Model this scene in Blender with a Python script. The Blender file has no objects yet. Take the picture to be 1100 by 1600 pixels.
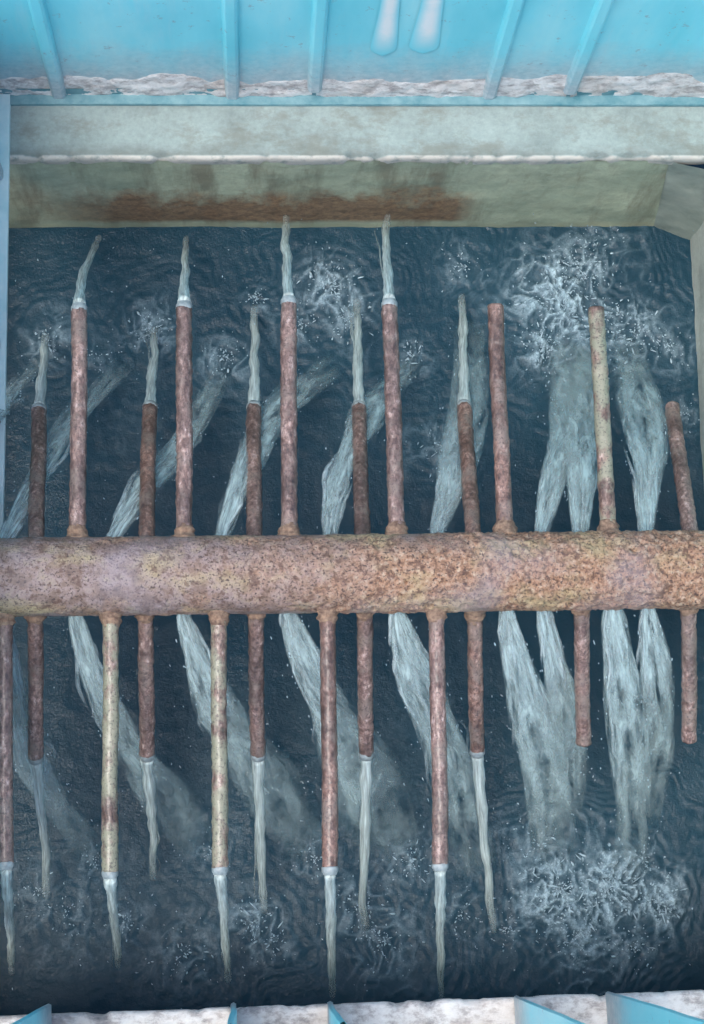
import bpy, bmesh, math, random
import numpy as np
from mathutils import Vector, Matrix

random.seed(7); rng = np.random.default_rng(7)
S = bpy.context.scene
COL = S.collection
R_ = math.radians

# ------------------------------------------------------------------ camera
F = 3000.0                       # focal length in photograph pixels (1100 x 1600)
NADIR = (400.0, 1386.0)          # where straight down falls in the picture
CAM_H = 4.9                      # metres above the header pipe axis
def _ray(p): return np.array([(p[0]-550)/F, -(p[1]-800)/F, -1.0])
_dn = _ray(NADIR); _dn = _dn/np.linalg.norm(_dn)
_n = np.cross(_ray((0, 902)), _ray((1100, 890)))
_X = np.cross(_dn, _n); _X = _X/np.linalg.norm(_X)
if _X[0] < 0: _X = -_X
_Z = -_dn; _Y = np.cross(_Z, _X)
RM = np.array([_X, _Y, _Z])
_d = RM @ _ray((550, 896)); CAM = -_d*(CAM_H/-_d[2])
def at(x, y, z):                 # point of height z seen at x, y
    d = RM @ _ray((x, y)); return CAM + d*((z-CAM[2])/d[2])
def at_plane(x, y, p0, n):
    d = RM @ _ray((x, y)); n = np.array(n, float); p0 = np.array(p0, float)
    return CAM + d*(np.dot(p0-CAM, n)/np.dot(d, n))
def proj(P):
    c = RM.T @ (np.array(P)-CAM); return np.array([550+F*c[0]/-c[2], 800-F*c[1]/-c[2]])

cd = bpy.data.cameras.new('camera'); cam = bpy.data.objects.new('camera', cd); COL.objects.link(cam)
cd.sensor_fit = 'VERTICAL'; cd.sensor_height = 24; cd.lens = F/1600*24
cd.clip_start = 0.05; cd.clip_end = 200
M4 = Matrix([[*RM[i], CAM[i]] for i in range(3)] + [[0, 0, 0, 1]])
cam.matrix_world = M4
S.camera = cam

# ------------------------------------------------------------------ light
SUN_EL, SUN_AZ = R_(71), R_(234)
w = bpy.data.worlds.new('World'); S.world = w; w.use_nodes = True
nt = w.node_tree; bg = nt.nodes['Background']
sky = nt.nodes.new('ShaderNodeTexSky'); sky.sky_type = 'NISHITA'; sky.sun_disc = False
sky.sun_elevation = SUN_EL; sky.sun_rotation = SUN_AZ; sky.air_density = 1.0; sky.dust_density = 2.5
nt.links.new(sky.outputs[0], bg.inputs[0]); bg.inputs[1].default_value = 0.15
sl = bpy.data.lights.new('sun', 'SUN'); sl.energy = 1.5; sl.angle = R_(32); sl.color = (1, .97, .92)
so = bpy.data.objects.new('sun', sl); COL.objects.link(so)
sd = Vector((math.sin(SUN_AZ)*math.cos(SUN_EL), math.cos(SUN_AZ)*math.cos(SUN_EL), math.sin(SUN_EL)))
so.rotation_euler = sd.to_track_quat('Z', 'Y').to_euler(); so.location = (0, 0, 8)
S.view_settings.view_transform = 'Standard'; S.view_settings.look = 'None'
S.view_settings.gamma = 1; S.view_settings.use_curve_mapping = False
S.view_settings.exposure = 0.75
S.render.engine = 'CYCLES'
S.cycles.transparent_max_bounces = 28
S.cycles.max_bounces = 3; S.cycles.diffuse_bounces = 2; S.cycles.glossy_bounces = 2
S.cycles.use_adaptive_sampling = True; S.cycles.adaptive_threshold = .07; S.cycles.adaptive_min_samples = 16
S.cycles.caustics_reflective = False; S.cycles.caustics_refractive = False
S.cycles.filter_width = 1.5

# ------------------------------------------------------------------ noise
def _h(i, j, k, s):
    n = (i*374761393 + j*668265263 + k*2147483647 + s*974634777) & 0xffffffff
    n = ((n ^ (n >> 13))*1274126177) & 0xffffffff
    return ((n ^ (n >> 16)) & 0xffff)/65535.0
def vnoise(P, s=0):
    P = np.asarray(P, float); I = np.floor(P).astype(np.int64); f = P-I; f = f*f*(3-2*f)
    o = 0
    for a in (0, 1):
        for b in (0, 1):
            for c in (0, 1):
                wgt = (f[..., 0] if a else 1-f[..., 0])*(f[..., 1] if b else 1-f[..., 1])*(f[..., 2] if c else 1-f[..., 2])
                o = o + wgt*_h(I[..., 0]+a, I[..., 1]+b, I[..., 2]+c, s)
    return o
def fbm(P, oct=4, s=0):
    P = np.asarray(P, float); v = 0; a = .5; t = 0
    for o in range(oct): v = v+a*vnoise(P*2**o, s+o); t += a; a *= .5
    return v/t

# ------------------------------------------------------------------ materials
class NT:
    def __init__(s, name):
        s.m = bpy.data.materials.new(name); s.m.use_nodes = True; s.t = s.m.node_tree
        s.b = s.t.nodes['Principled BSDF']; s.out = s.t.nodes['Material Output']
    def n(s, typ, **k):
        o = s.t.nodes.new(typ)
        for a, v in k.items():
            if a.startswith('i_'):
                key = a[2:]; key = int(key) if key.isdigit() else key.replace('_', ' ')
                if hasattr(v, 'bl_rna') or isinstance(v, bpy.types.NodeSocket): s.t.links.new(v, o.inputs[key])
                else: o.inputs[key].default_value = v
            else: setattr(o, a, v)
        return o
    def l(s, a, b): s.t.links.new(a, b)
    def pos(s, sc=(1, 1, 1), obj=False):
        t = s.n('ShaderNodeTexCoord'); g = s.n('ShaderNodeNewGeometry')
        m = s.n('ShaderNodeMapping'); s.l(t.outputs['Object'] if obj else g.outputs['Position'], m.inputs[0]); m.inputs['Scale'].default_value = sc
        return m.outputs[0]
    def noise(s, scale, detail=4, rough=.6, vec=None, dist=0):
        o = s.n('ShaderNodeTexNoise'); o.inputs['Scale'].default_value = scale; o.inputs['Detail'].default_value = detail
        o.inputs['Roughness'].default_value = rough; o.inputs['Distortion'].default_value = dist
        s.l(vec if vec is not None else s.pos(), o.inputs['Vector']); return o.outputs['Fac']
    def ramp(s, fac, stops):
        o = s.n('ShaderNodeValToRGB'); r = o.color_ramp
        while len(r.elements) < len(stops): r.elements.new(.5)
        for e, (p, c) in zip(r.elements, stops):
            e.position = p; e.color = (*c, 1) if len(c) == 3 else c
        s.l(fac, o.inputs[0]); return o.outputs[0]
    def mix(s, fac, a, b, mode='MIX'):
        o = s.n('ShaderNodeMix', data_type='RGBA', blend_type=mode)
        for sock, v in ((o.inputs[0], fac), (o.inputs[6], a), (o.inputs[7], b)):
            if isinstance(v, bpy.types.NodeSocket): s.l(v, sock)
            elif isinstance(v, (int, float)): sock.default_value = v
            else: sock.default_value = (*v, 1)
        return o.outputs[2]
    def math(s, op, a, b=0, clamp=False):
        o = s.n('ShaderNodeMath', operation=op, use_clamp=clamp)
        for i, v in enumerate((a, b)):
            if isinstance(v, bpy.types.NodeSocket): s.l(v, o.inputs[i])
            else: o.inputs[i].default_value = v
        return o.outputs[0]
    def xyz(s, i, vec=None):
        o = s.n('ShaderNodeSeparateXYZ'); s.l(vec if vec is not None else s.pos(), o.inputs[0]); return o.outputs[i]
    def maprange(s, v, a, b, c=0, d=1):
        o = s.n('ShaderNodeMapRange'); s.l(v, o.inputs[0])
        for i, q in enumerate((a, b, c, d)): o.inputs[i+1].default_value = q
        return o.outputs[0]
    def attr(s, name): return s.n('ShaderNodeAttribute', attribute_name=name).outputs['Fac']
    def bump(s, h, st=.4, d=.01):
        o = s.n('ShaderNodeBump'); o.inputs['Strength'].default_value = st; o.inputs['Distance'].default_value = d
        s.l(h, o.inputs['Height']); s.l(o.outputs[0], s.b.inputs['Normal'])
    def col(s, c):
        if isinstance(c, bpy.types.NodeSocket): s.l(c, s.b.inputs['Base Color'])
        else: s.b.inputs['Base Color'].default_value = (*c, 1)
    def rough(s, r):
        if isinstance(r, bpy.types.NodeSocket): s.l(r, s.b.inputs['Roughness'])
        else: s.b.inputs['Roughness'].default_value = r

def m_header():
    t = NT('crusted_rust')
    crust = t.attr('crust')
    g = t.noise(70, 5, .7)
    rust = t.ramp(g, [(.30, (.07, .04, .035)), (.40, (.21, .115, .075)), (.49, (.37, .215, .13)), (.58, (.41, .28, .20)), (.70, (.56, .46, .33))])
    worn = t.ramp(t.noise(24, 5, .65), [(.3, (.13, .085, .07)), (.45, (.24, .17, .14)), (.55, (.30, .23, .22)), (.7, (.34, .28, .20))])
    och = t.ramp(t.noise(9, 4, .6, t.pos((.6, 1, 1))), [(.52, (0, 0, 0)), (.66, (1, 1, 1))])
    c = t.mix(crust, worn, rust)
    c = t.mix(t.math('MULTIPLY', och, .6), c, (.42, .35, .19))
    pit = t.ramp(t.noise(150, 3, .6), [(.37, (1, 1, 1)), (.45, (0, 0, 0))])
    c = t.mix(t.math('MULTIPLY', pit, .9), c, (.055, .035, .035))
    blot = t.ramp(t.noise(45, 4, .7), [(.38, (1, 1, 1)), (.46, (0, 0, 0))])
    c = t.mix(t.math('MULTIPLY', blot, .75), c, (.11, .06, .045))
    c = t.mix(t.math('MULTIPLY', t.ramp(t.noise(4.5, 3, .5), [(.55, (0, 0, 0)), (.7, (1, 1, 1))]), .35), c, (.30, .27, .31))
    t.col(c); t.rough(t.maprange(crust, 0, 1, .28, .7)); t.bump(t.noise(110, 4, .7), .9, .006)
    return t.m
def m_branch(name, tint, yel):
    t = NT(name)
    v = t.pos((1, .45, 1))
    c = t.ramp(t.noise(85, 5, .7, v), [(.30, (.045, .032, .035)), (.42, (.13, .085, .075)), (.53, (.23, .165, .145)), (.62, (.36, .28, .26)), (.70, (.58, .52, .49))])
    big = t.ramp(t.noise(6, 4, .6), [(.38, (.55, .52, .52)), (.6, (1.25, 1.2, 1.18))])
    c = t.mix(1, c, big, 'MULTIPLY')
    c = t.mix(.5, c, tint, 'MULTIPLY')
    p = t.ramp(t.noise(14, 5, .65), [(.5-yel, (0, 0, 0)), (.62-yel, (1, 1, 1))])
    c = t.mix(t.math('MULTIPLY', p, .8), c, (.30, .31, .22) if yel > .07 else (.22, .17, .145))
    spk = t.ramp(t.noise(150, 3, .65), [(.38, (1, 1, 1)), (.45, (0, 0, 0))])
    c = t.mix(t.math('MULTIPLY', spk, .7), c, (.05, .035, .035))
    t.col(c); t.rough(.45); t.b.inputs['Coat Weight'].default_value = .5; t.b.inputs['Coat Roughness'].default_value = .22
    t.bump(t.noise(170, 4, .7), .7, .003)
    return t.m
def m_simple(name, lo, hi, sc, rough=.5, bump=.2, det=5):
    t = NT(name); n = t.noise(sc, det, .65)
    t.col(t.ramp(n, [(.3, lo), (.7, hi)])); t.rough(rough)
    if bump: t.bump(n, bump, .004)
    return t.m
def m_blue():
    t = NT('blue_paint')
    n = t.noise(5, 5, .6, t.pos((1, 1, .25)))
    c = t.ramp(n, [(.3, (.16, .70, .80)), (.5, (.24, .78, .87)), (.7, (.38, .84, .89))])
    # faded, dust-washed streaks running down the sheet
    k = t.ramp(t.noise(16, 5, .7, t.pos((1, 1, .12))), [(.55, (0, 0, 0)), (.75, (1, 1, 1))])
    c = t.mix(t.math('MULTIPLY', k, .4), c, (.50, .78, .84))
    # scale and dirt splashed on the foot of the sheet, ragged upper limit
    z = t.xyz(2); e = t.math('ADD', z, t.math('MULTIPLY', t.noise(9, 6, .7, t.pos((1, 1, .7))), -.22))
    d = t.maprange(e, -.06, -.32, 0, 1)
    c = t.mix(t.math('MULTIPLY', d, .8), c, t.ramp(t.noise(40, 5, .7), [(.3, (.30, .36, .42)), (.5, (.50, .48, .50)), (.7, (.70, .62, .62))]))
    sc = t.ramp(t.noise(30, 6, .75), [(.62, (0, 0, 0)), (.66, (1, 1, 1))])
    c = t.mix(t.math('MULTIPLY', sc, .6), c, (.30, .38, .42))
    t.col(c); t.rough(.42); t.bump(t.noise(8, 4, .5), .25, .01)
    return t.m
def m_concrete(name, base, stain=True, ledge=False):
    t = NT(name)
    n = t.noise(6, 7, .7); f = t.noise(60, 5, .7)
    b = np.array(base)
    c = t.ramp(n, [(.3, tuple(b*.72)), (.5, tuple(b)), (.7, tuple(b*1.18))])
    c = t.mix(.35, c, t.ramp(f, [(.3, (.35, .35, .35)), (.7, (1, 1, 1))]), 'MULTIPLY')
    if stain:
        # algae and rusty run-off: vertical runs, thick along the splash line
        run = t.ramp(t.noise(9, 5, .65, t.pos((1, 1, .16))), [(.47, (0, 0, 0)), (.62, (1, 1, 1))])
        c = t.mix(t.math('MULTIPLY', run, .75), c, (.20, .18, .125))
        g = t.ramp(t.noise(3.5, 4, .6), [(.42, (0, 0, 0)), (.6, (1, 1, 1))])
        c = t.mix(t.math('MULTIPLY', g, .4), c, (.26, .34, .25))
        z = t.xyz(2); x = t.xyz(0)
        e = t.math('ADD', z, t.math('MULTIPLY', t.noise(7, 6, .7, t.pos((1, 1, .6))), -.55))
        band = t.math('MULTIPLY', t.maprange(e, -.84, -.97, 0, 1), t.maprange(z, -.865, -.83, 0, 1))
        band = t.math('MULTIPLY', band, t.math('MULTIPLY', t.maprange(x, .46, .38, 0, 1), t.maprange(x, -.92, -.66, .15, 1)))
        c = t.mix(t.math('MULTIPLY', band, .9), c, t.ramp(t.noise(35, 5, .7), [(.3, (.09, .055, .04)), (.5, (.24, .14, .08)), (.65, (.34, .21, .11)), (.78, (.38, .32, .18))]))
        tide = t.math('MULTIPLY', t.maprange(t.math('ADD', z, t.math('MULTIPLY', t.noise(22, 4, .7), .05)), -.835, -.855, 0, 1), t.ramp(t.noise(12, 4, .7), [(.35, (.25, .25, .25)), (.6, (1, 1, 1))]))
        c = t.mix(t.math('MULTIPLY', tide, .55), c, (.42, .42, .27))
    if ledge:
        gp = t.ramp(t.noise(8, 6, .75, t.pos((.6, 1, 1))), [(.50, (0, 0, 0)), (.62, (1, 1, 1))])
        c = t.mix(t.math('MULTIPLY', gp, .6), c, (.20, .205, .17))
        y = t.xyz(1, t.pos(obj=True)); e = t.math('ADD', y, t.math('MULTIPLY', t.noise(13, 6, .75, t.pos((.35, 1, 1))), .11))
        dirt = t.math('MULTIPLY', t.maprange(e, .10, .045, 0, 1), t.maprange(y, .007, .012, 0, 1))
        c = t.mix(t.math('MULTIPLY', dirt, .75), c, (.15, .16, .14))
        edge = t.maprange(y, .010, .006, 0, 1)
        c = t.mix(t.math('MULTIPLY', edge, t.ramp(t.noise(30, 4, .7), [(.32, (.2, .2, .2)), (.5, (1, 1, 1))])), c, (.58, .56, .50))
    t.col(c); t.rough(.85); t.bump(t.mix(.4, n, f), .5, .008)
    return t.m
def m_crust():
    t = NT('lime_scale')
    n = t.noise(28, 6, .75, t.pos((.6, 1, 1)))
    c = t.ramp(n, [(.30, (.22, .22, .23)), (.42, (.46, .43, .42)), (.52, (.72, .70, .68)), (.68, (.84, .83, .81))])
    p = t.ramp(t.noise(5, 4, .6), [(.5, (0, 0, 0)), (.65, (1, 1, 1))])
    c = t.mix(t.math('MULTIPLY', p, .35), c, (.50, .42, .36))
    t.col(c); t.rough(.9); t.bump(n, .7, .008)
    return t.m
def m_water():
    t = NT('dark_water')
    foam = t.attr('foam')
    n = t.noise(95, 4, .7, dist=.8)
    fl = t.math('MULTIPLY', foam, t.maprange(n, .30, .62, .25, 1.1), True)
    base = t.ramp(t.noise(2.2, 3, .5), [(.35, (.012, .042, .065)), (.65, (.017, .054, .080))])
    c = t.mix(fl, base, (.46, .62, .70))
    t.col(c); t.rough(t.maprange(fl, 0, 1, .07, .4))
    t.b.inputs['IOR'].default_value = 1.33; t.b.inputs['Specular IOR Level'].default_value = .3
    t.bump(t.noise(120, 3, .65, dist=.4), .4, .006)
    return t.m
def m_jet(name, lo, hi, col, streak, along=1.6):
    t = NT(name)
    uv = t.n('ShaderNodeUVMap').outputs[0]
    mp = t.n('ShaderNodeMapping'); t.l(uv, mp.inputs[0]); mp.inputs['Scale'].default_value = (streak, along, 1)
    n = t.noise(4, 5, .65, mp.outputs[0], .3)
    a = t.math('MULTIPLY', t.maprange(n, .34, .66, lo, hi), t.attr('fade'), True)
    t.t.nodes.remove(t.b)
    df = t.n('ShaderNodeBsdfDiffuse'); t.l(t.ramp(n, [(.35, tuple(np.array(col)*.75)), (.65, col)]), df.inputs[0])
    gl = t.n('ShaderNodeBsdfGlossy'); gl.inputs['Roughness'].default_value = .25
    bp = t.n('ShaderNodeBump'); bp.inputs['Strength'].default_value = .5; bp.inputs['Distance'].default_value = .006
    t.l(n, bp.inputs['Height']); t.l(bp.outputs[0], gl.inputs['Normal']); t.l(bp.outputs[0], df.inputs['Normal'])
    m1 = t.n('ShaderNodeMixShader'); m1.inputs[0].default_value = .06; t.l(df.outputs[0], m1.inputs[1]); t.l(gl.outputs[0], m1.inputs[2])
    tr = t.n('ShaderNodeBsdfTransparent'); m2 = t.n('ShaderNodeMixShader')
    t.l(a, m2.inputs[0]); t.l(tr.outputs[0], m2.inputs[1]); t.l(m1.outputs[0], m2.inputs[2]); t.l(m2.outputs[0], t.out.inputs[0])
    return t.m
def m_drops():
    t = NT('white_spray'); t.col((.40, .53, .60)); t.rough(.15)
    t.b.inputs['IOR'].default_value = 1.33; t.rough(.2)
    return t.m

def m_glare():  # glare on the blue sheet, painted as white that fades into blue
    t = NT('painted_glare')
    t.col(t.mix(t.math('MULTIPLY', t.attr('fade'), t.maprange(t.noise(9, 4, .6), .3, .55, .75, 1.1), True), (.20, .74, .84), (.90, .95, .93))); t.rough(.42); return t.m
MAT = dict(
    header=m_header(),
    br=m_branch('rusty_steel', (1, .90, .87), .0), br2=m_branch('orange_rusty_steel', (1.0, .74, .58), .0),
    bry=m_branch('pale_yellow_paint', (1, .95, .8), .10), brp=m_branch('patchy_yellow_paint', (1, .84, .66), .075),
    weld=m_simple('rusty_weld', (.09, .05, .04), (.36, .25, .17), 90, .8, .6),
    nozzle=m_simple('pale_plastic', (.18, .22, .23), (.38, .44, .45), 70, .35, .4),
    blue=m_blue(), flange=m_simple('teal_paint', (.07, .22, .26), (.22, .38, .41), 18, .6, .3),
    conc=m_concrete('stained_concrete', (.52, .58, .42)), ledge=m_concrete('ledge_concrete', (.32, .39, .37), False, True),
    plain=m_concrete('grey_concrete', (.55, .60, .53), False),
    crust=m_crust(), water=m_water(), floor=m_simple('basin_mud', (.02, .03, .035), (.05, .07, .08), 5, .9, .3),
    shaded=m_simple('shaded_concrete', (.22, .27, .23), (.42, .47, .40), 9, .6, .4),  # the corner's soft shadow is mixed into this concrete colour
    pale=m_simple('lit_blue_paint', (.50, .72, .74), (.72, .84, .84), 14, .5, .2),  # left flange: the light it catches is put into the paler colour
    run=m_glare(),  # painted highlight for the far sheet
    jet=m_jet('thin_jet_water', .45, 1.0, (.60, .71, .69), 1.6, 1.0),
    body=m_jet('sheet_water', -.15, .78, (.50, .65, .66), 1.0, 1.0),
    strand=m_jet('strand_water', .05, .85, (.62, .76, .78), .6, 2.2),
    drops=m_drops())

# ------------------------------------------------------------------ builders
def tag(o, label=None, cat=None, group=None, kind=None):
    for k, v in (('label', label), ('category', cat), ('group', group), ('kind', kind)):
        if v: o[k] = v
    return o
def empty(name, loc):
    o = bpy.data.objects.new(name, None); COL.objects.link(o); o.location = loc; o.empty_display_size = .1; return o
def link(name, me, mat, parent=None, smooth=True):
    o = bpy.data.objects.new(name, me); COL.objects.link(o)
    if mat and not me.materials: me.materials.append(MAT[mat])
    if smooth: me.polygons.foreach_set('use_smooth', [True]*len(me.polygons))
    if parent:
        o.parent = parent
        bpy.context.view_layer.update()
        o.matrix_parent_inverse = parent.matrix_world.inverted()
    return o
class MB:
    """collects quads, with uv and a fade value per vertex"""
    def __init__(s): s.v = []; s.f = []; s.uv = []; s.fade = []; s.n = 0
    def grid(s, P, closed=False, uv=None, fade=None):       # P: rows x cols x 3
        r, c, _ = P.shape; s.v.append(P.reshape(-1, 3))
        cc = c if closed else c-1
        i = np.arange(r-1)[:, None]*c; j = np.arange(cc)[None]; j2 = (j+1) % c
        q = np.stack([i+j, i+j2, i+c+j2, i+c+j], -1).reshape(-1, 4)+s.n
        s.f.append(q); s.n += r*c
        if uv is None:
            a, b = np.meshgrid(np.linspace(0, 1, r), np.linspace(0, 1, c), indexing='ij'); uv = np.stack([b, a], -1)
        s.uv.append(uv.reshape(-1, 2)); s.fade.append((np.ones(r*c) if fade is None else np.broadcast_to(fade, (r, c)).reshape(-1)))
        return s
    def build(s, name, mat, parent=None, smooth=True, attr='fade'):
        V = np.concatenate(s.v); Q = np.concatenate(s.f)
        me = bpy.data.meshes.new(name); me.from_pydata(V.tolist(), [], Q.tolist())
        u = me.uv_layers.new(name='UVMap'); U = np.concatenate(s.uv)
        u.data.foreach_set('uv', U[Q.reshape(-1)].astype(np.float32).reshape(-1))
        a = me.attributes.new(attr, 'FLOAT', 'POINT'); a.data.foreach_set('value', np.concatenate(s.fade).astype(np.float32))
        me.update(); return link(name, me, mat, parent, smooth)
def frames(P):
    T = np.gradient(P, axis=0); T /= np.linalg.norm(T, axis=1)[:, None]
    up = np.array([0, 0, 1.0]); A = np.cross(T, up); bad = np.linalg.norm(A, axis=1) < 1e-3; A[bad] = (1, 0, 0)
    A /= np.linalg.norm(A, axis=1)[:, None]; B = np.cross(A, T); return T, A, B
def tube(mb, P, ra, rb=None, seg=10, cap=True, fade=None, jitter=0, seed=0, voff=0, phase=0, soft=0):
    P = np.asarray(P, float); n = len(P); ra = np.broadcast_to(ra, n).astype(float)
    rb = ra if rb is None else np.broadcast_to(rb, n).astype(float)
    fade = np.ones(n) if fade is None else np.asarray(fade, float)
    T, A, B = frames(P); L = np.concatenate([[0], np.cumsum(np.linalg.norm(np.diff(P, axis=0), axis=1))])
    if cap:
        P = np.concatenate([P[:1], P, P[-1:]]); A = np.concatenate([A[:1], A, A[-1:]]); B = np.concatenate([B[:1], B, B[-1:]])
        ra = np.concatenate([[1e-5], ra, [1e-5]]); rb = np.concatenate([[1e-5], rb, [1e-5]]); L = np.concatenate([L[:1], L, L[-1:]])
        fade = np.concatenate([fade[:1], fade, fade[-1:]])
    th = np.linspace(0, 2*math.pi, seg, endpoint=False)+phase
    off = A[:, None]*(ra[:, None]*np.cos(th))[..., None]+B[:, None]*(rb[:, None]*np.sin(th))[..., None]
    G = P[:, None]+off
    if jitter:
        k = fbm(G*95+seed*7.3, 3, seed)-.5; G = P[:, None]+off*(1+jitter*k)[..., None]
    uv = np.stack([np.broadcast_to(np.abs(np.linspace(-1, 1, seg))[None]+voff, (len(P), seg)), np.broadcast_to((L*2+voff)[:, None], (len(P), seg))], -1)
    mb.grid(G, True, uv, fade[:, None]*(1-soft*np.abs(np.cos(th))**5)[None]); return mb
def box(name, lo, hi, mat, parent=None, bevel=.004, smooth=False):
    bm = bmesh.new(); bmesh.ops.create_cube(bm, size=1)
    lo, hi = Vector(lo), Vector(hi)
    for v in bm.verts: v.co = Vector(((v.co[i]+.5)*(hi[i]-lo[i])+lo[i]) for i in range(3))
    if bevel: bmesh.ops.bevel(bm, geom=bm.edges[:], offset=bevel, segments=2, affect='EDGES')
    me = bpy.data.meshes.new(name); bm.to_mesh(me); bm.free(); return link(name, me, mat, parent, smooth)
def bez(pts, n):                                             # smooth curve through points
    P = np.asarray(pts, float); t = np.linspace(0, len(P)-1, n); Q = np.concatenate([[2*P[0]-P[1]], P, [2*P[-1]-P[-2]]])
    out = []
    for u in t:
        i = min(int(u), len(P)-2); f = u-i; a, b, c, d = Q[i:i+4]
        out.append(.5*((2*b)+(c-a)*f+(2*a-5*b+4*c-d)*f*f+(3*b-a-3*c+d)*f**3))
    return np.array(out)

WZ, TZ = -.90, -.30                                          # water level, top of the basin walls
YF = float(at(450, 355, WZ)[1])                              # far wall face
YC = float(at(450, 148, TZ)[1])                              # far cladding
XR = 1.150                                                   # right wall face
XL = float(at(-12, 700, TZ)[0])                                # left cladding
TOPZ = .62                                                   # top of the cladding

# ------------------------------------------------------------------ water
HITS = [  # x, y in the photograph, radius in px, strength: where jets land
 (75,540,45,.6),(235,520,45,.7),(350,560,38,.7),(400,470,22,.6),(515,450,60,.8),(545,500,50,.6),(470,510,40,.5),(640,555,30,.6),(725,420,45,.45),(690,700,50,.5),
 (870,470,75,1.0),(900,420,70,.8),(850,540,50,.8),(940,500,55,.6),(990,520,60,.7),(1045,545,50,.5),(1070,650,35,.4),(930,385,70,.4),(150,560,35,.3),
 (100,1430,60,.4),(195,1440,40,.5),(290,1490,55,.45),(400,1440,50,.7),(430,1470,30,.5),(560,1420,60,.5),(640,1345,45,.6),(600,1470,70,.5),(490,1340,45,.4),
 (790,1450,40,.5),(870,1390,65,.9),(950,1385,75,1.0),(1030,1410,50,.9),(900,1460,70,.7),(990,1480,55,.5),(720,1430,60,.4),(330,1330,40,.4),(150,1345,40,.4),(60,1390,45,.4),(840,1320,60,.5),(1000,1340,50,.5)]
HW = [(at(x, y, WZ), r*.86/517.0, s) for x, y, r, s in HITS]
nx, ny = 520, 580
gx = np.linspace(-1.3, 1.3, nx); gy = np.linspace(-1.45, 1.62, ny)
X, Y = np.meshgrid(gx, gy, indexing='ij')
O = X*0
wx = (vnoise(np.stack([X*14, Y*14, O+1], -1), 21)-.5)*.07; wy = (vnoise(np.stack([X*14, Y*14, O+5], -1), 22)-.5)*.07
n1_ = fbm(np.stack([(X+wx)*30, (Y+wy)*24, O], -1), 2, 23)
ridge = 1-np.abs(2*n1_-1)*3.2                              # crests of churned water
ridge = np.clip(ridge, 0, 1)
Zw = (fbm(np.stack([X*9, Y*9, O], -1), 2, 3)-.5)*.004 + (fbm(np.stack([X*30, Y*30, O+4], -1), 2, 9)-.5)*.004
foam = np.zeros_like(X)
for (p, r, s) in HW:
    d = np.hypot(X-p[0], Y-p[1])*(1+.7*(vnoise(np.stack([X*10, Y*10, O+p[0]], -1), 24)-.5)); e = np.exp(-(d/r)**2*.8)
    foam = np.maximum(foam, e*s*(.6+.4*s))
    Zw += np.cos(d*150+p[0]*40)*np.exp(-d/(r*1.7))*.0035*s
drift = np.clip(fbm(np.stack([X*3.5, Y*3.5, O+8], -1), 3, 6)-.46, 0, 1)*1.6
base_f = np.clip(np.maximum(foam, drift*.09), 0, 1)
r2 = 1-np.abs(2*fbm(np.stack([(X+wx*.6)*64, (Y+wy*.6)*50, O+3], -1), 2, 27)-1)*3.0
r2 = np.clip(r2, 0, 1)*np.clip((vnoise(np.stack([X*17, Y*15, O+6], -1), 28)-.28)*2.4, 0, 1)
strong = np.clip((base_f-.30)*1.9, 0, 1)
Zw += base_f*ridge*.010+strong*r2*.026
foam = np.clip(base_f*(ridge**1.5*.85+.10+.10*np.clip(base_f-.45, 0, 1))+strong*r2**1.2*.8, 0, 1)
mb = MB(); mb.grid(np.stack([X, Y, WZ+Zw], -1), fade=foam)
water = mb.build('water', 'water', attr='foam'); tag(water, kind='structure', label='dark teal rippled water in the basin')
fl = box('basin_floor', (-1.5, -1.6, WZ-.55), (1.5, 1.65, WZ-.5), 'floor', bevel=0); tag(fl, kind='structure')

# ------------------------------------------------------------------ walls
def wall_face(name, x0, x1, y, z0, z1, mat, parent, axis='x', sign=1, amp=.006, depth=.03):
    n1 = max(8, int(abs(x1-x0)/.012)); n2 = max(6, int((z1-z0)/.012))
    a = np.linspace(x0, x1, n1); b = np.linspace(z0, z1, n2); A, B = np.meshgrid(a, b, indexing='ij')
    k = (fbm(np.stack([A*7, B*7, A*0+2], -1), 4, 4)-.5)*amp*2
    P = np.stack([A, y+k*sign, B], -1) if axis == 'x' else np.stack([y+k*sign, A, B], -1)
    m = MB(); m.grid(P); return m.build(name, mat, parent)
# far wall ends short of the right wall: a panel coloured as if in soft shadow closes that corner
XS0 = float(at_plane(1027, 345, (0, YF, 0), (0, 1, 0))[0]); XS1 = XS0+.075
fw = empty('basin_wall', (0, YF+.1, WZ-.5)); tag(fw, 'stained greenish concrete wall below the far ledge, brown along the waterline', 'wall', 'basin walls')
XST = float(at_plane(1046, 247, (0, YF, 0), (0, 1, 0))[0])      # the end of the wall leans back a little
wf = wall_face('wall_face', -1.5, XS0, YF, WZ-.5, TZ-.035, 'conc', fw)
for v in wf.data.vertices:
    f = (v.co.x+1.5)/(XS0+1.5); xe = XS0+(XST-XS0)*max(0, (v.co.z-WZ)/(TZ-WZ)); v.co.x = -1.5+f*(xe+1.5)
Zg, Ug = np.meshgrid(np.linspace(WZ-.5, TZ-.035, 40), np.linspace(0, 1, 12), indexing='ij')
X0 = XS0+(XST-XS0)*np.clip((Zg-WZ)/(TZ-WZ), 0, 2); kk = (fbm(np.stack([Zg*9, Ug*2, Zg*0], -1), 3, 61)-.5)*.01
mb = MB(); mb.grid(np.stack([X0+(XR+.004-X0)*Ug, YF+.003+(-.05-.003)*Ug+kk*(Ug > 0), Zg], -1)); mb.build('corner_shade_panel', 'shaded', fw)
box('wall_core', (-1.5, YF+.02, WZ-.5), (XST-.06, YF+.098, TZ-.045), 'plain', fw, 0)
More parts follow.
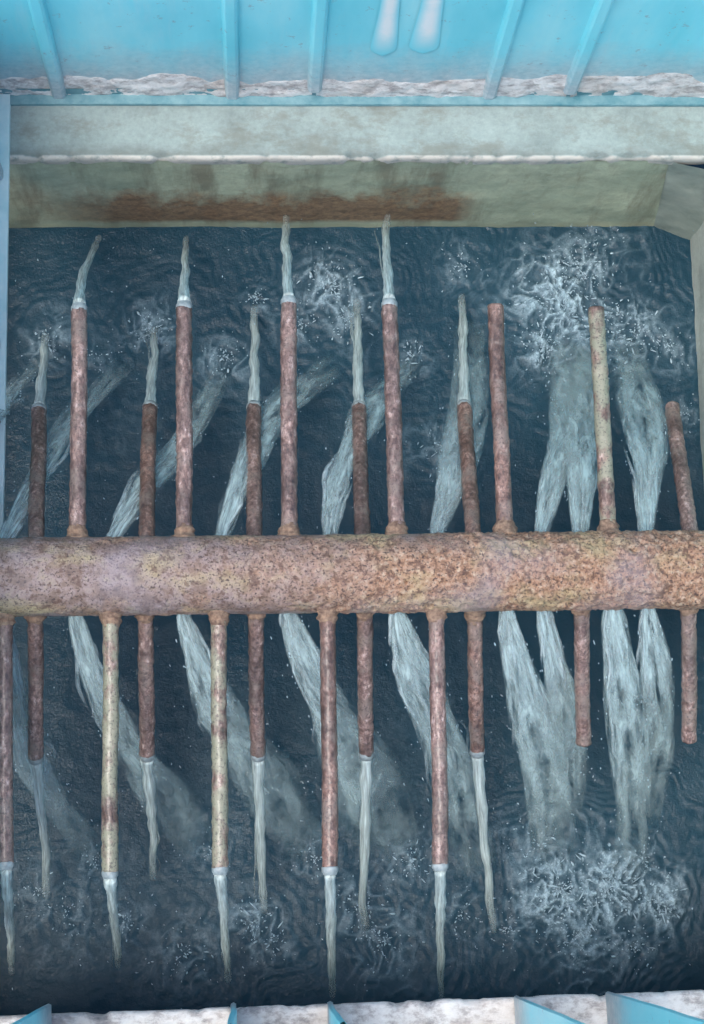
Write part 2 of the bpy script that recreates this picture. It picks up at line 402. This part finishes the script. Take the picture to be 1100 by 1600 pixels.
def ledge_mesh(name, x0, x1, depth, mat, parent, loc, rz=0, drop=.06):
    """coping: worn top, rounded chipped front edge (local y = distance from the front)"""
    n = int((x1-x0)/.01); xs = np.linspace(x0, x1, n)
    prof = np.array([(.004, -drop), (0, -.03), (0, -.012), (.004, -.004), (.011, 0)] + [(y, 0) for y in np.linspace(.02, depth, 22)])
    P = np.zeros((n, len(prof), 3)); P[..., 0] = xs[:, None]; P[..., 1] = prof[:, 0]; P[..., 2] = prof[:, 1]
    k = fbm(np.stack([P[..., 0]*11, P[..., 1]*11, P[..., 2]*11], -1), 4, 8)-.5
    c = np.clip(fbm(np.stack([P[..., 0]*24, P[..., 1]*3, P[..., 0]*0], -1), 3, 12)-.52, 0, 1)*.06
    ed = np.exp(-((P[..., 1]-.004)/.012)**2)
    P[..., 2] += k*.010*(P[..., 2] > -.02)-c*ed; P[..., 1] += k*.008*ed+c*ed*.5
    m = MB(); m.grid(P[:, ::-1]); o = m.build(name, mat, None)
    o.location = loc; o.rotation_euler.z = rz
    if parent:
        bpy.context.view_layer.update(); o.parent = parent; o.matrix_parent_inverse = parent.matrix_world.inverted()
    return o
ledge_mesh('coping', -1.35, 1.75, .30, 'ledge', fw, (0, YF-.004, TZ))
rw = empty('basin_wall', (XR+.1, .2, WZ-.5)); tag(rw, 'pale concrete basin wall along the right edge of the picture', 'wall', 'basin walls')
wall_face('wall_face', -1.6, YF-.02, XR, WZ-.5, TZ, 'plain', rw, 'y')
box('wall_core', (XR+.012, -1.6, WZ-.5), (XR+.35, YF-.02, TZ), 'plain', rw, .006)
lw = empty('basin_wall', (-1.2, 0, WZ-.5)); box('wall_core', (-1.5, -1.6, WZ-.5), (-1.16, YF-.01, TZ-.05), 'plain', lw, .006)
tag(lw, 'concrete basin wall under the left blue cladding', 'wall', 'basin walls')

# ------------------------------------------------------------------ blue cladding
def cladding(label, p0, p1, ribs, z0, z1, scale=True, seed=0, panel_glares=(), flange=True, fmat='flange'):
    """sheet-metal side from p0 to p1 (its front is on the left of p0->p1); ribs = [(distance, foot z)]"""
    p0, p1 = np.array(p0[:2]), np.array(p1[:2]); L = np.linalg.norm(p1-p0); u = (p1-p0)/L; nrm = np.array([-u[1], u[0]])
    root = empty('metal_cladding', (*((p0+p1)/2), z0)); tag(root, label, 'cladding', 'blue sheet metal sides around the basin')
    def W(a, d, z): return np.stack([p0[0]+u[0]*a+nrm[0]*d, p0[1]+u[1]*a+nrm[1]*d, np.broadcast_to(z, np.shape(a))+0*a], -1)
    edges = [0]+[r[0] for r in ribs]+[L]
    for i in range(len(edges)-1):
        a0, a1 = edges[i]+(.002 if i else 0), edges[i+1]-.002
        n = max(6, int((a1-a0)/.015)); m_ = 40
        A, Zz = np.meshgrid(np.linspace(a0, a1, n), np.linspace(z0, z1, m_), indexing='ij')
        D = (fbm(np.stack([A*2.2, Zz*1.6, A*0+seed], -1), 3, 20+seed)-.5)*.022
        D = np.where((A-a0 < .02) | (a1-A < .02), D*.2, D)
        mb = MB(); mb.grid(W(A, D, Zz)); mb.grid(W(A, D-.002, Zz)[:, ::-1]); mb.build('sheet_panel', 'blue', root)
        if scale:
            Ac, T = np.meshgrid(np.linspace(a0+.004, a1-.004, int((a1-a0)/.006)), np.linspace(0, 1, 14), indexing='ij')
            hgt = .045+.12*fbm(np.stack([Ac[:, 0]*9, Ac[:, 0]*0, Ac[:, 0]*0+seed], -1), 4, 30)
            Zc = z0+.012+T*hgt[:, None]
            th = (.004+.016*fbm(np.stack([Ac*26, Zc*40, Ac*0], -1), 4, 31))*np.sqrt(np.clip(1-T, 0, 1))-.004-.012*np.clip(fbm(np.stack([Ac*40, Zc*40, Ac*0+3], -1), 3, 36)-.5, 0, 1)*T
            D2 = np.interp(Zc, np.linspace(z0, z1, m_), np.zeros(m_))+.011*0+th
            Dl = (fbm(np.stack([Ac*2.2, Zc*1.6, Ac*0+seed], -1), 3, 20+seed)-.5)*.022
            Dl = np.where((Ac-a0 < .02) | (a1-Ac < .02), Dl*.2, Dl)
            c = MB(); c.grid(W(Ac, Dl+D2+.002, Zc)); c.build('lime_crust', 'crust', root)
    for a, zf in ribs:
        prof = np.array([(-.024, -.001), (-.019, .014), (-.012, .020), (.010, .020), (.017, .014), (.022, -.001)])
        zs = np.linspace(zf, z1, 30)
        P = W(a+np.repeat(prof[None, :, 0], 30, 0), np.repeat(prof[None, :, 1], 30, 0), np.repeat(zs[:, None], len(prof), 1))
        mb = MB(); mb.grid(P); 
        Pb = W(a+prof[None, :, 0]*np.array([[1], [.0]]), prof[None, :, 1]*np.array([[1], [.3]]), np.full((2, len(prof)), zf)); mb.grid(Pb)
        mb.build('rib', 'blue', root, False)
    if flange:
        n = int(L/.02); a = np.linspace(.0, L, n)
        prof = np.array([(.034, -.004), (.036, .004), (.034, .012), (.006, .014), (.004, .05)])
        A = np.repeat(a[:, None], len(prof), 1); D = np.repeat(prof[None, :, 0], n, 0); Zp = np.repeat(prof[None, :, 1]+z0, n, 0)
        Zp = Zp+(fbm(np.stack([A*3, A*0, A*0], -1), 2, 3)-.5)*.008
        mb = MB(); mb.grid(W(A, D, Zp)); mb.build('base_flange', fmat, root, False)
    for a, w_, zb in panel_glares:  # thin pale patches over the sheet, a highlight put into colour
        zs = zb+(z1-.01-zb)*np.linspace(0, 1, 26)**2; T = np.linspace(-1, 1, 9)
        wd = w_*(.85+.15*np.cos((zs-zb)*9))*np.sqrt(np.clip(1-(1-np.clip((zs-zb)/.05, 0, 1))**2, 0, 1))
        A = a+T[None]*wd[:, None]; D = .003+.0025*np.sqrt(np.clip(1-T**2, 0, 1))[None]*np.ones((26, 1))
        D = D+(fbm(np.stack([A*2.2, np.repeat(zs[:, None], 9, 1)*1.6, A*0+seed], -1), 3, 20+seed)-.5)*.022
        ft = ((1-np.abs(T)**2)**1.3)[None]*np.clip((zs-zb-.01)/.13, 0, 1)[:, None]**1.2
        mb = MB(); mb.grid(W(A, D, np.repeat(zs[:, None], 9, 1)), fade=ft); mb.build('glare_mark', 'run', root)  # 'run' is the painted glare material
    return root
XA, XB = -1.0, 1.75
fx = lambda px, py: float(at_plane(px, py, (0, YC, 0), (0, 1, 0))[0])
fz = lambda px, py: float(at_plane(px, py, (0, YC, 0), (0, 1, 0))[2])
far_ribs = [(x, z) for x, z in [(fx(88, 130), TZ+.004), (fx(362, 130), TZ+.004), (fx(493, 110), TZ+.06), (fx(768, 130), TZ+.004), (fx(903, 105), TZ+.05)]]
# far side runs right to left so that its front faces the basin
cladding('bright blue metal cladding standing along the far ledge, foot crusted with white scale', (XB, YC), (XA, YC),
         [(XB-x, z) for x, z in far_ribs[::-1]], TZ, TOPZ, seed=1,
         panel_glares=[(XB-fx(604, 40), .036, fz(604, 84)), (XB-fx(668, 40), .041, fz(668, 80))])
nl = at(0, 1588, TZ); nr = at(1100, 1547, TZ); ud = (nr-nl)/np.linalg.norm(nr-nl); nn = np.array([-ud[1], ud[0], 0])
n0 = nl-ud*.25; n1 = nr+ud*.6; BACK = .17
nrz = math.atan2(ud[1], ud[0])
nw = empty('basin_wall', (0, n0[1]-.2, WZ-.5)); tag(nw, 'basin wall with a whitish crusted ledge at the bottom edge of the picture', 'wall', 'basin walls')
box('wall_core', (-1.5, n0[1]-.45, WZ-.5), (1.5, n0[1]-.08, TZ-.06), 'plain', nw, .006)
LL = float(np.linalg.norm(n1-n0))
ledge_mesh('coping', -LL, 0, .40, 'crust', nw, tuple(n0), nrz+math.pi)
dist = lambda px, py: float(np.dot((at(px, py, TZ)-n0), ud))
nc = cladding('blue metal cladding with upright fins along the bottom edge of the picture', n0-nn*BACK, n1-nn*BACK,
         [(.4, TZ+.02), (1.0, TZ+.02), (1.6, TZ+.02)], TZ, -.02, seed=5, flange=False)
for px, py, top in ((76, 1570, .85), (366, 1568, .5), (514, 1566, .5), (806, 1557, .85), (950, 1551, .95)):
    q = at(px, py, TZ); n_ = 24
    D, Zf = np.meshgrid(np.linspace(0, BACK-.004, 12), np.linspace(TZ+.006, top, n_), indexing='ij')
    wv = (fbm(np.stack([D*8+px, Zf*3, D*0], -1), 2, 50)-.5)*.008
    mb = MB()
    for sg in (-1, 1):
        P = np.stack([q[0]+ud[0]*(wv+sg*.007)-nn[0]*D, q[1]+ud[1]*(wv+sg*.007)-nn[1]*D, Zf], -1); mb.grid(P)
    P0 = np.stack([np.stack([q[0]+ud[0]*(wv[0]+sg*.007), q[1]+ud[1]*(wv[0]+sg*.007), Zf[0]], -1) for sg in (-1, 0, 1)], 1)
    P0[:, 1] += nn*.004; mb.grid(P0)
    mb.build('fin', 'blue', nc)
cladding('blue metal cladding at the left edge, seen almost edge-on', (XL, YC), (XL, n0[1]), [(.25, TZ+.02), (.75, TZ+.02), (1.9, TZ+.02)], TZ, .36, False, 7, flange=True, fmat='pale')
cladding('blue metal cladding standing on the right basin wall', (XR+.2, n0[1]-.1), (XR+.2, YC), [(.5, TZ+.02), (1.2, TZ+.02)], TZ, TOPZ, True, 9, flange=True)

# ------------------------------------------------------------------ manifold
man = empty('spray_manifold', (0, 0, -.1)); tag(man, 'rusty header pipe with two rows of side branches, spraying water over the basin', 'pipe manifold')
RH = .101
nu, nv = 800, 150
xs = np.linspace(-1.15, 1.6, nu); th = np.linspace(0, 2*math.pi, nv, endpoint=False)
U, T = np.meshgrid(xs, th, indexing='ij')
Pc = np.stack([U, np.cos(T)*RH, np.sin(T)*RH], -1)
crust = np.clip((U+.35+(fbm(Pc*6, 4, 40)-.5)*1.6)/.55, 0, 1)
crust = np.maximum(crust, .75*np.clip((fbm(Pc*np.array([5, 11, 11]), 4, 44)-.47)*7, 0, 1))
gr = fbm(Pc*75, 3, 41); lum = fbm(Pc*22, 3, 42)
rr = RH+crust*((gr-.5)*.014+(lum-.5)*.010)+(1-crust)*((lum-.5)*.004+(gr-.5)*.003)-np.clip(.36-gr, 0, 1)*.03*crust
mb = MB(); mb.grid(np.stack([U, np.cos(T)*rr, np.sin(T)*rr], -1), True, fade=crust)
mb.build('header_pipe', 'header', man, attr='crust')

ORD = ['first', 'second', 'third', 'fourth', 'fifth', 'sixth', 'seventh', 'eighth', 'ninth']
TIPS = []
def branch(bx, tx, ty, side, el, mat, rad=.0215, noz=True, seed=0, flare=1.0):
    """side +1 away / -1 towards the viewer; el = slope below the horizontal in degrees"""
    by = 896-side*62
    b = at(bx, by, 0); e = R_(el); d0 = np.array([0, side*math.cos(e), -math.sin(e)])
    nrm = np.cross(np.array([1., 0, 0]), d0)
    tip = at_plane(tx, ty, (0, 0, 0), nrm); base = np.array([b[0], 0, 0])
    if el > 20: base[0] = at_plane(bx, by, (0, 0, 0), nrm)[0]
    d = tip-base; Ln = np.linalg.norm(d); d /= Ln
    st = base+d*(RH-.012)
    n = int(Ln/.006); P = st+(tip-st)*np.linspace(0, 1, n)[:, None]
    s = np.linspace(0, 1, n)
    P[:, 0] += (vnoise(np.stack([s*3+seed, s*0, s*0], -1), seed)-.5)*.006*s
    r = rad*(1+.10*(fbm(np.stack([s*9, s*0+seed, s*0], -1), 3, seed)-.5))
    mb = MB(); tube(mb, P, r, seg=18, jitter=.30, seed=seed)
    o = mb.build('branch_pipe', mat, man)
    q = np.linspace(0, 1, 10); mb = MB()
    tube(mb, base+d*(RH-.010+.030*q+.016*flare*q)[:, None], rad*(1.05+.35*(1-q)**1.2+.35*flare*(1-q)**1.5+.10*np.sin(q*12)), seg=20, jitter=.6, seed=seed+50); mb.build('weld_collar', 'weld', o)
    if noz:
        q = np.array([-.004, -.002, 0, .009, .011, .013, .017, .018]); rz = np.array([.0208, .0218, .0222, .0220, .0205, .0190, .0182, .015])*rad/.0215
        mb = MB(); tube(mb, P[-1]+d*q[:, None], rz, seg=18, jitter=.06, seed=seed); mb.build('nozzle', 'nozzle', o)
    return P[-1], d
G_J = 'thin jets from the branch nozzles'
def thin_jet(start, d, end, r0, r1, label, seed, bend=0):
    a, b = proj(start), proj(end); s = np.linspace(0, 1, 40); mb = MB()
    # the weak jet droops: height falls steadily along the way to where it lands
    P = np.array([at(*(a+(b-a)*u+np.array([bend*(u*u-u), 0])), start[2]+(end[2]-start[2])*(.75*u+.25*u*u)) for u in s])
    wob = (vnoise(np.stack([s*6+seed*3, s*0, s*0], -1), seed)-.5)*.014*s
    P[:, 0] += wob
    r = (r0+(r1-r0)*s**.7)*(1+.35*(vnoise(np.stack([s*16, s*0+seed, s*0], -1), seed+3)-.5))
    tube(mb, P, r, seg=12, fade=np.clip((1.06-s)/.35, 0, 1), jitter=.25, seed=seed, voff=seed*.37)
    for k in range(2):
        o = rng.normal(0, 1, 3)*np.array([.5, .25, .5]); q = P+o*(.006+.026*s[:, None]**1.4)
        q[:, 0] += (vnoise(np.stack([s*9+k*5, s*0+seed, s*0], -1), k)-.5)*.016*s
        tube(mb, q, .0032*(1-.5*s), seg=6, fade=np.clip((1-s)/.4, 0, 1)*np.clip(s/.15, 0, 1)*.75, voff=k*.3+seed)
    o = mb.build('water_jet', 'jet'); tag(o, label, 'water jet', G_J); return o

# away from the viewer, level: (base x, tip x, tip y, material, jet end px or None, wall?)
UPL = [(121,124,485,'br',(152,372),0),(287,289,482,'br',(294,372),0),(452,450,474,'br',(447,340),1),(620,610,478,'br',(605,338),1),(790,773,478,'br2',None,0),(951,933,482,'brp',None,0)]
for i, (bx, tx, ty, m, je, wl) in enumerate(UPL):
    t, d = branch(bx, tx, ty, 1, 4, m, .0215, je is not None, i, 1.25 if bx == 790 else .8)
    if je:
        e = at_plane(*je, (0, YF-.01, 0), (0, 1, 0)) if wl else at(*je, WZ+.02)
        thin_jet(t+d*.014, d, e, .0170, .011 if wl else .009, 'thin jet from the nozzle of the %s long branch from left, above the header' % ORD[i], i+1, 22 if i == 0 else 6)
# away, slanting down to the water
UPS = [(63,62,642,'br',(72,525)),(232,233,638,'br2',(243,515)),(397,396,638,'br',(398,480)),(564,560,638,'br',(556,470)),(734,726,636,'br2',(722,462)),(1071,1050,636,'br',None)]
for i, (bx, tx, ty, m, je) in enumerate(UPS):
    t, d = branch(bx, tx, ty, 1, 40, m, .0215, je is not None, 10+i, 1.2 if bx == 1071 else .7)
    if je: thin_jet(t+d*.014, d, at(*je, WZ+.02), .0175, .011, 'thin jet from the nozzle of the %s short branch from left, above the header' % ORD[i], 11+i)
# towards the viewer, level
DNL = [(6,8,1348,'br',(20,1520)),(173,172,1362,'bry',(186,1510)),(342,343,1356,'bry',(359,1532)),(512,516,1356,'br2',(517,1556)),(682,689,1350,'br',(690,1556))]
for i, (bx, tx, ty, m, je) in enumerate(DNL):
    t, d = branch(bx, tx, ty, -1, 3, m, .0205, True, 20+i, .6)
    thin_jet(t+d*.014, d, at(*je, WZ+.03), .0170, .009, 'thin jet from the nozzle of the %s long branch from left, below the header' % ORD[i], 21+i)
# towards the viewer, slanting down
DNS = [(59,57,1182,'br',(76,1400)),(229,230,1178,'br',(243,1372)),(400,402,1178,'br',(410,1425)),(569,571,1176,'br',(568,1450)),(738,744,1172,'br2',(770,1455)),(903,911,1160,'br',None),(1068,1078,1156,'br',None)]
for i, (bx, tx, ty, m, je) in enumerate(DNS):
    t, d = branch(bx, tx, ty, -1, 38, m, .0205, je is not None, 30+i, 1.7 if bx == 738 else .6)
    if je: thin_jet(t+d*.014, d, at(*je, WZ+.02), .0175, .011, 'thin jet from the nozzle of the %s short branch from left, below the header' % ORD[i], 31+i)

# ------------------------------------------------------------------ broad streams from the underside of the header
PATHS = []
G_S = 'broad streams from the underside of the header'
def stream(px, wid, strands, label, seed, strength=1.0, side=1):
    """px: way points in the photograph from header to water; wid: widths in px along it"""
    n = 46; k = len(px); s0 = np.linspace(0, 1, k)
    zs = -.10-.80*s0**1.5
    pts = [at(x, y, z) for (x, y), z in zip(px, zs)]
    hid = pts[0]+np.array([0, -side*.05, .03])               # starts under the pipe
    P = bez([hid]+pts, n); s = np.linspace(0, 1, n)
    P[:, 2] = np.minimum(P[:, 2], np.linspace(-.07, WZ+.02, n)+.35)
    wd = np.interp(s, np.concatenate([[0, .2], np.linspace(.30, 1, 8)]), [wid[0]*.45, wid[0]*.75]+list(np.interp(np.linspace(0.12, 1, 8), np.linspace(0, 1, len(wid)), wid)))/560/2*(1+.5*(vnoise(np.stack([s*7, s*0+seed*1.7, s*0], -1), seed)-.5))
    T, A, B = frames(P)
    mb = MB(); end = np.clip((1.0-s)/.18, 0, 1)
    fd = end*strength*np.clip(1.35-s*.7, .75, 1.2)
    tube(mb, P, wd, wd*.35, seg=28, fade=fd, jitter=.14, seed=seed, voff=seed*.61, cap=False, soft=.9)
    # two narrower tongues that part from the main sheet
    for k in (-1, 1):
        q = P+A*(k*wd*(.25+.5*s))[:, None]-B*(.006*k)+A*((vnoise(np.stack([s*4+k*9, s*0+seed, s*0], -1), seed)-.5)*.03*s)[:, None]
        wk = wd*(.42+.25*vnoise(np.stack([s*6+k, s*0+seed, s*0], -1), seed+7))
        tube(mb, q, wk, wk*.4, seg=18, fade=np.clip((.95+.05*k-s)/.4, 0, 1)*strength*.9, jitter=.2, seed=seed+2+k, voff=seed*.21+k*.4, cap=False, soft=.8)
    root = mb.build('water_stream', 'body'); tag(root, label, 'water stream', G_S)
    ms = MB()
    for j in range(strands//2+3):
        a = rng.uniform(-1, 1); b = rng.uniform(-.4, .4); lo = rng.uniform(0, .3) if j > 2 else 0; hi = rng.uniform(.5, 1.0)
        q = P+A*(a*wd*(.8+.5*s))[:, None]+B*(b*wd)[:, None]
        q = q+A*((vnoise(np.stack([s*8+j*3.1, s*0+seed, s*0], -1), j)-.5)*.07*s**1.5+(vnoise(np.stack([s*21+j*3.1, s*0+seed, s*0], -1), j+9)-.5)*.028*np.clip(s*1.5, 0, 1)**2)[:, None]
        i0, i1 = int(lo*n), int(hi*n)
        if i1-i0 < 6: continue
        ss = np.linspace(0, 1, i1-i0); sl_ = s[i0:i1]
        brk = np.clip((vnoise(np.stack([sl_*13+j*7, sl_*0+seed, sl_*0], -1), j+4)-.28*(1+sl_))*4, 0, 1)
        r = rng.uniform(.0020, .0060)*np.sin(np.clip(ss*.9+.1, 0, 1)*math.pi)**.5*(.5+.7*brk)
        tube(ms, q[i0:i1], np.maximum(r, .0006), seg=6, fade=np.sin(np.clip(ss+.12, 0, 1)*math.pi)**.7*rng.uniform(.5, 1)*strength*brk, voff=j*.41, jitter=.5, seed=j)
    ms.build('water_strand', 'strand', root)
    PATHS.append((P, wd, A, strength))
    # spray nozzle on the underside of the header
    dv = P[6]-P[0]; dv /= np.linalg.norm(dv); b0 = np.array([P[0][0], 0, 0]); dd = P[2]-b0; dd /= np.linalg.norm(dd)
    nz = MB(); tube(nz, b0+dd*np.array([.09, .095, .112, .120, .124])[:, None], np.array([.020, .021, .021, .014, .010]), seg=14); nz.build('spray_nozzle', 'nozzle', man)
    return root
TOP = [
 ([(8,842),(50,765),(108,665),(200,560)], (18,28,36,34), 18, 1.35),
 ([(176,842),(222,768),(285,690),(348,572)], (18,28,38,34), 18, 1.35),
 ([(346,840),(378,745),(432,645),(525,562)], (20,34,48,40), 22, 1.3),
 ([(514,838),(532,740),(580,640),(652,558)], (18,34,42,32), 20, 1.3),
 ([(682,836),(704,750),(728,630),(735,490)], (18,40,62,52), 24, .8),
 ([(846,834),(870,730),(888,640),(890,540)], (20,36,60,80), 30, 1.0),
 ([(906,834),(908,730),(905,640),(890,520)], (26,42,60,90), 30, 1.0),
 ([(1010,832),(1012,720),(1000,620),(970,525)], (24,46,64,50), 28, 1.0)]
for i, (p, wd, ns, stg) in enumerate(TOP):
    stream(p, wd, ns, 'broad pale stream, %s from left of those above the header' % ORD[i], 60+i, stg, 1)
st = stream([(-30,700),(-8,650),(20,612),(66,556)], (20,26,26,20), 10, 'slanting stream entering at the left edge above the header', 70, 1.3, 1)
BOT = [
 ([(4,965),(22,1080),(62,1215),(155,1345)], (20,40,56,60), 20, .9),
 ([(118,966),(155,1075),(225,1195),(325,1330)], (18,38,58,62), 22, .9),
 ([(286,966),(325,1070),(388,1180),(495,1340)], (18,46,78,84), 26, .9),
 ([(452,964),(492,1065),(555,1190),(640,1345)], (20,54,86,92), 30, .9),
 ([(622,962),(654,1070),(710,1200),(757,1370)], (20,58,64,60), 26, .95),
 ([(793,960),(818,1075),(852,1210),(872,1350)], (24,46,72,84), 32, 1.0),
 ([(850,960),(872,1060),(890,1170),(888,1290)], (28,46,54,60), 26, .95),
 ([(958,958),(970,1070),(985,1210),(996,1370)], (28,46,56,56), 30, 1.0),
 ([(1014,958),(1026,1060),(1028,1160),(1012,1290)], (22,50,52,40), 26, .95)]
for i, (p, wd, ns, stg) in enumerate(BOT):
    stream(p, wd, ns, 'broad pale stream, %s from left of those below the header' % ORD[i], 80+i, stg, -1)

# ------------------------------------------------------------------ splash droplets
phi = (1+5**.5)/2
ICO = np.array([(-1,phi,0),(1,phi,0),(-1,-phi,0),(1,-phi,0),(0,-1,phi),(0,1,phi),(0,-1,-phi),(0,1,-phi),(phi,0,-1),(phi,0,1),(-phi,0,-1),(-phi,0,1)])/math.sqrt(1+phi*phi)
ICF = np.array([(0,11,5),(0,5,1),(0,1,7),(0,7,10),(0,10,11),(1,5,9),(5,11,4),(11,10,2),(10,7,6),(7,1,8),(3,9,4),(3,4,2),(3,2,6),(3,6,8),(3,8,9),(4,9,5),(2,4,11),(6,2,10),(8,6,7),(9,8,1)])
DV, DF = [], []
def drop(p, d, ln, r):
    d = d/np.linalg.norm(d); a = np.cross(d, (0.3, .2, 1)); a /= np.linalg.norm(a); b = np.cross(d, a)
    v = ICO*(1+rng.uniform(-.45, .45, (12, 1)))
    DF.append(ICF+len(DV)*12); DV.append(p+v[:, :1]*ln*d+v[:, 1:2]*r*a+v[:, 2:]*r*b)
for (p, r, s) in HW:
    for k in range(int(1100*r*s+6)):
        an = rng.uniform(0, 2*math.pi); q = r*abs(rng.normal(0, .62)); h = abs(rng.normal(0, .05))*s*math.exp(-(q/r)**2)
        o = np.array([math.cos(an)*q, math.sin(an)*q, h+.006]); d = np.array([math.cos(an), math.sin(an), rng.normal(0, .5)])+rng.normal(0, .35, 3)
        rad = rng.uniform(.0008, .0024); drop(p+o, d, rad*rng.uniform(.9, 2.6), rad)
    # crown of the burst: tongues of white water thrown outwards in clumps
    gap = rng.uniform(0, 2*math.pi)
    for k in range(int(1000*r*max(0, s-.38))):
        an = rng.uniform(0, 2*math.pi); q = r*rng.uniform(.08, 1.05)
        if math.sin(an*5+gap)+.8*math.sin(an*9-gap*3+q*60)+.8*math.sin(q*110+gap) < .15: continue
        ln = rng.uniform(.003, .012)*(.6+.6*s)*(1 if rng.random() < .85 else 1.6); rad = rng.uniform(.0014, .0036)
        d = np.array([math.cos(an), math.sin(an), rng.uniform(-.1, .5)])+rng.normal(0, .45, 3)
        drop(p+np.array([math.cos(an)*q, math.sin(an)*q, .004+rng.uniform(0, .03)*s]), d, ln, rad)
# spray torn off the edges of the broad streams
for P, wd, A, stg in PATHS:
    for k in range(50):
        i = int(len(P)*rng.beta(3, 1.6)*.98); sd_ = rng.choice([-1, 1])*(1+abs(rng.normal(0, .35)))
        p = P[i]+A[i]*wd[i]*sd_*(.75 if k % 2 else 1)+rng.normal(0, .008, 3); dv = P[min(i+1, len(P)-1)]-P[max(i-1, 0)]
        rad = rng.uniform(.0007, .0020); drop(p, dv+rng.normal(0, .006, 3), rad*rng.uniform(1.2, 5), rad)
# stray drops carried further
for k in range(420):
    p = at(rng.uniform(10, 1075), rng.choice([rng.uniform(365, 820), rng.uniform(980, 1540)]), WZ)
    rad = rng.uniform(.0008, .0018); drop(p+np.array([0, 0, rng.uniform(.004, .25)]), rng.normal(0, 1, 3), rad*rng.uniform(1, 3), rad)
me = bpy.data.meshes.new('splash_droplets'); me.from_pydata(np.concatenate(DV).tolist(), [], np.concatenate(DF).tolist()); me.update()
dr = link('splash_droplets', me, 'drops'); tag(dr, 'white splashes and droplets where the jets hit the dark water', 'spray', kind='stuff')
